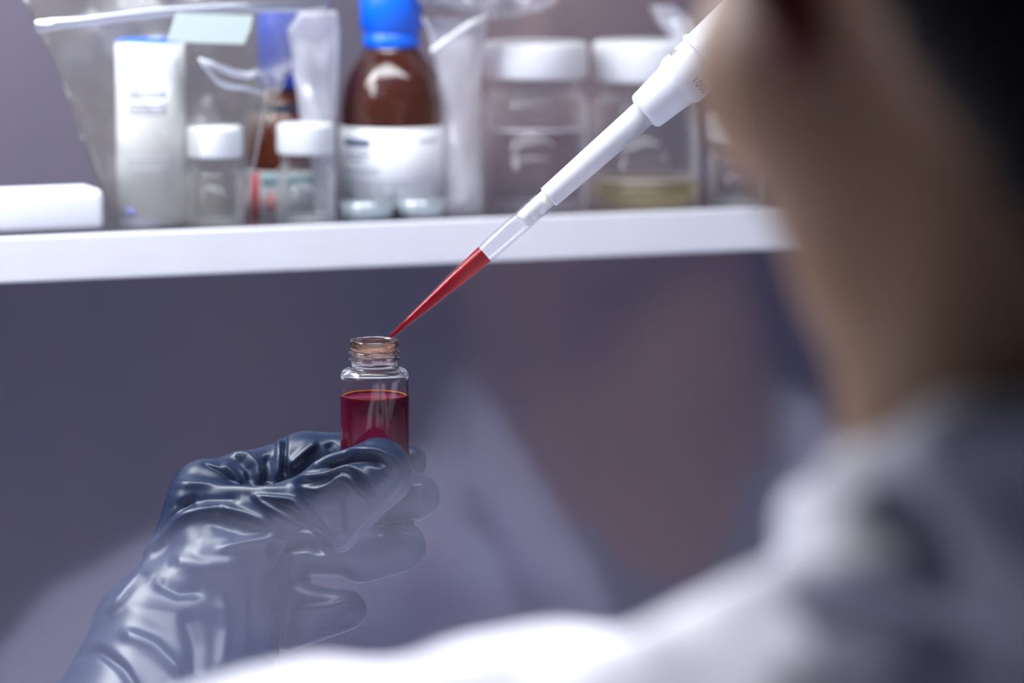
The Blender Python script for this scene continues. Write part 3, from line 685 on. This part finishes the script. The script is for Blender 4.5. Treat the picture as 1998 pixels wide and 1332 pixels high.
# body: head, neck, chest, arms (one continuous surface); camera-aligned millimetres
B = []
HC = (118, 122, 790)                                # head centre
B += [(14, [(HC[0], 150, 785, 78), (HC[0] + 4, 140, 815, 74)]), (14, [(112, 118, 830, 66), (122, 110, 770, 66)]),            # skull
      (16, [(98, 96, 835, 58), (74, 62, 868, 30)]), (14, [(74, 62, 868, 30), (92, 46, 884, 16)]),                             # cheek, jaw to chin
      (12, [(84, 60, 822, 38), (88, 36, 868, 20)]), (14, [(84, 60, 822, 38), (92, 24, 822, 34)]), (12, [(150, 60, 822, 36), (100, 36, 872, 20)]),
      (6, [(80, 130, 878, 8), (70, 100, 900, 10)]), (8, [(66, 74, 884, 9), (80, 72, 888, 10), (98, 74, 890, 8)]),    # nose, mouth
      (18, [(128, 60, 800, 56), (130, -30, 806, 57)]), (18, [(130, -30, 806, 57), (134, -110, 812, 62)]),                     # neck
      (4, [(58, 63, 790, 5), (43, 84, 778, 4), (50, 106, 786, 5)]), (4, [(58, 63, 790, 5), (50, 106, 786, 5), (66, 88, 808, 5)]),
      (5, [(192, 72, 800, 8), (194, 94, 790, 12)])]
B += [(30, [(70, -110, 815, 18), (-48, -135, 875, 20), (130, -130, 820, 40)]), (30, [(190, -110, 815, 18), (312, -135, 825, 24), (130, -130, 820, 40)]),
      (40, [(80, -210, 825, 50), (180, -210, 825, 50), (130, -420, 830, 70)]), (20, [(-48, -132, 880, 22), (-80, -138, 905, 24)]), (12, [(-80, -138, 905, 24), (-150, -190, 965, 28)]), (8, [(-150, -190, 965, 28), (-126, -160, 1220, 17)]),
      (4, [(-126, -160, 1220, 17), (-116, -115, 1320, 13)]), (4, [(-116, -115, 1320, 13), (-98, -80, 1334, 8)]), (30, [(315, -128, 830, 32), (380, -250, 900, 30)]), (24, [(380, -250, 900, 30), (265, -30, 1240, 20)]), (20, [(265, -30, 1240, 20), (180, 50, 1398, 12)])]
V, Q = sdf_mesh(B, 2.6); V = relax(V, Q, 3)
body = np_obj('body', V, Q, m_skin, person)
ear_shade = np.clip(1.6 - sd_tri(V, *[np.array(q_, float) for q_ in ((58, 63, 790), (43, 84, 778), (50, 106, 786))], 6, 6, 6) / 3, 0, 1)  # shade of the ear, painted into the skin colour as dark red
body.data.attributes.new('ear_shade', 'FLOAT', 'POINT').data.foreach_set('value', ear_shade.astype(np.float32))
nt = m_skin.node_tree; at = nt.nodes.new('ShaderNodeAttribute'); at.attribute_name = 'ear_shade'
mxc = nt.nodes.new('ShaderNodeMix'); mxc.data_type = 'RGBA'; mxc.inputs[6].default_value = (.40, .235, .135, 1); mxc.inputs[7].default_value = (.12, .006, .004, 1)
nt.links.new(at.outputs['Fac'], mxc.inputs[0]); nt.links.new(mxc.outputs[2], nt.nodes['Principled BSDF'].inputs['Base Color'])
def skin_point(x, y):                               # front-most skin at this column
    k_ = np.argmin(((V[:, 0] - x) ** 2 + (V[:, 1] - y) ** 2) - V[:, 2] * 30); return V[k_]
fd = np.array((-.45, 0, .89))
for sx in (-1, 1):
    col_ = np.array((83. + sx * 28, 131., 868. + sx * 14)); N_ = V - col_
    q_ = V[np.argmax((V @ fd) - 4 * np.abs(V[:, 1] - 131) - 4 * np.abs((V - col_) @ np.array((.89, 0, .45))))]
    c_ = q_ - fd * 9
    bm = bmesh.new(); lathe(bm, [(.0115 * math.sin(t_ * PI / 14), -.0115 * math.cos(t_ * PI / 14)) for t_ in range(1, 14)], W(*c_), rt * fd[0] + fw * fd[2], 24, cap0=True, cap1=True)
    e_ = from_bm('eye', bm, mat('eye_white', (.8, .78, .76, 1), .2), person)
    bm = bmesh.new(); lathe(bm, [(.0062, .0095), (.006, .0103), (.0005, .0119)], W(*c_), rt * fd[0] + fw * fd[2], 24, cap0=True, cap1=True)
    from_bm('iris', bm, mat('dark_iris', (.02, .01, .008, 1), .15), e_)
    b0, b1 = q_ + np.array((-.89 * 15, 15, -.45 * 15)), q_ + np.array((.89 * 15, 15, .45 * 15)); mid = (b0 + b1) / 2 + np.array((0, 4, 0)) + fd * 2
    Vb, Qb = sdf_mesh([(3, [(*(b0 - fd * 4), 1.5), (*(mid - fd), 2.2)]), (3, [(*(mid - fd), 2.2), (*(b1 - fd * 4), 1.5)])], 1.0)
    np_obj('eyebrow', Vb, Qb, m_hair, person)
cm = np.array((80., 74., 890.)); lip_ = []
for yy, rr_ in ((77, 2.4), (71.5, 3)):
    pl = []
    for t_ in (-19, -10, 0, 10, 19):
        col_ = cm + np.array((.89, 0, .45)) * t_
        q_ = V[np.argmax((V @ fd) - 4 * np.abs(V[:, 1] - yy) - 4 * np.abs((V - col_) @ np.array((.89, 0, .45))))]
        pl.append((*q_, rr_ * (1 - abs(t_) / 28)))
    lip_ += [(2, [pl[k_], pl[k_ + 1]]) for k_ in range(4)]
Vb, Qb = sdf_mesh(lip_, 1.0); np_obj('lips', Vb, Qb, mat('lip_skin', (.35, .12, .10, 1), .45), person)
# hair
Hh = [(14, [(HC[0] + 6, 158, 772, 84), (HC[0] + 8, 150, 806, 80)]), (14, [(140, 120, 752, 70), (150, 84, 764, 58)]), (12, [(150, 80, 762, 54), (158, 44, 770, 34)]), (12, [(176, 100, 780, 40), (178, 60, 785, 24)]),
      (10, [(66, 128, 782, 28), (86, 96, 758, 26)]), (10, [(86, 96, 758, 26), (100, 66, 756, 22)]), (10, [(100, 66, 756, 22), (116, 38, 752, 20)]), (10, [(116, 38, 752, 20), (128, 4, 748, 14)]), (14, [(110, 70, 742, 24), (150, 70, 742, 30), (135, 10, 744, 16)])]
def haircut(Gd):                                    # keep the face clear
    x, y, z = Gd[..., 0], Gd[..., 1], Gd[..., 2]
    return np.maximum(np.minimum((x - 150) * -.5 + (z - 850) * .85 + 0, 185 - y) - 0, -1e3)
V, Q = sdf_mesh(Hh, 2.6, cut=lambda Gd: (Gd[..., 2] - 838) * .8 + (110 - Gd[..., 0]) * .35 - (Gd[..., 1] - 150) * .5 - np.maximum(Gd[..., 1] - 165, 0) * 1.2); V = relax(V, Q, 3)
N = vnormals(V, Q)
V = V + N * (1.2 * np.sin(V[:, 0] * .9 + np.sin(V[:, 1] * .05) * 4))[:, None]
np_obj('hair', V, Q, m_hair, person, 'short black hair')
# shirt
S_ = [(16, [(86, -78, 826, 34), (176, -78, 826, 34), (130, -150, 838, 52)]), (30, [(40, -150, 830, 50), (220, -150, 830, 50), (130, -400, 850, 80)])]
V, Q = sdf_mesh(S_, 3.2, cut=lambda Gd: (Gd[..., 1] + 62 - (Gd[..., 0] - 130) * .22 + (Gd[..., 2] - 820) * .25)); V = relax(V, Q, 2)
np_obj('shirt', V, Q, m_shirt, person, 'dark grey round-neck shirt')
# coat
Cc = [(8, [(84, -50, 800, 20), (52, -77, 825, 23), (72, -100, 815, 36)]), (10, [(52, -77, 825, 23), (4, -101, 882, 31), (72, -102, 815, 36)]), (16, [(4, -101, 882, 31), (-50, -122, 888, 40), (20, -160, 836, 50)]),
      (16, [(178, -46, 800, 24), (230, -88, 806, 32), (188, -95, 812, 40)]), (24, [(230, -88, 806, 32), (318, -112, 816, 44), (240, -150, 826, 56)]),
      (30, [(20, -150, 826, 56), (240, -150, 826, 56), (130, -420, 835, 95)]), (20, [(72, -95, 800, 36), (188, -95, 800, 36), (130, -150, 812, 50)]),
      (20, [(82, -50, 780, 22), (130, -44, 752, 20), (130, -120, 770, 40)]), (20, [(178, -50, 780, 22), (130, -44, 752, 20), (130, -120, 770, 40)]),
      (16, [(-50, -118, 888, 42), (-80, -133, 900, 40)]), (24, [(-80, -133, 900, 40), (-150, -190, 965, 46)]), (20, [(-150, -190, 965, 46), (-122, -151, 1264, 33)]),
      (24, [(318, -114, 818, 44), (385, -255, 900, 48)]), (20, [(385, -255, 900, 48), (310, -110, 1120, 38)]), (14, [(310, -110, 1120, 38), (188, 42, 1374, 25)])]
# stand-up collar and lapels
Cc += [(8, [(74, -30, 792, 8), (88, -22, 760, 8), (84, -50, 770, 12)]), (8, [(88, -22, 760, 8), (130, -14, 742, 8), (110, -48, 752, 14)]), (8, [(130, -14, 742, 8), (172, -22, 760, 8), (150, -48, 752, 14)]), (8, [(186, -30, 792, 8), (172, -22, 760, 8), (178, -50, 770, 12)]),
       (8, [(74, -30, 792, 8), (66, -40, 840, 8), (78, -60, 820, 12)]), (8, [(66, -40, 842, 7), (60, -62, 868, 7), (92, -98, 884, 7)]), (8, [(60, -62, 868, 7), (112, -150, 900, 8), (92, -98, 884, 7)]),
       (8, [(186, -30, 792, 8), (196, -40, 840, 8), (182, -60, 820, 12)]), (8, [(196, -40, 842, 7), (202, -62, 868, 7), (168, -98, 884, 7)]), (8, [(202, -62, 868, 7), (150, -150, 900, 8), (168, -98, 884, 7)])]
def vcut(Gd):
    x, y, z = Gd[..., 0], Gd[..., 1], Gd[..., 2]
    half = np.clip(60 + (y + 40) * .45, 4, 62)
    inside = np.minimum(half - np.abs(x - 134), z - 806 - np.clip(-(y + 60) * .12, 0, 20))   # V opening at the front
    neckhole = np.minimum(56 - np.hypot(x - 130, (z - 804)), y + 120)
    return np.maximum(inside, neckhole)
V, Q = sdf_mesh(Cc, 3.0, cut=vcut); V = relax(V, Q, 3)
N = vnormals(V, Q)
dsp = np.array([noise.noise(Vector((a * .016, b * .03, c_ * .012))) * 3.5 + noise.noise(Vector((a * .05 + b * .03, b * .05, c_ * .04))) * 2 for a, b, c_ in V])
V = V + N * dsp[:, None]
V = folds(V, Q, [([(1500, 1150), (1600, 1200), (1750, 1240), (1900, 1300)], 45, -60, 200, 4000), ([(1700, 960), (1780, 1040), (1840, 1150)], 50, -45, 200, 4000), ([(1520, 1090), (1640, 1120), (1800, 1110)], 40, 30, 200, 4000)])
np_obj('lab_coat', V, Q, m_coat, person, 'white lab coat')
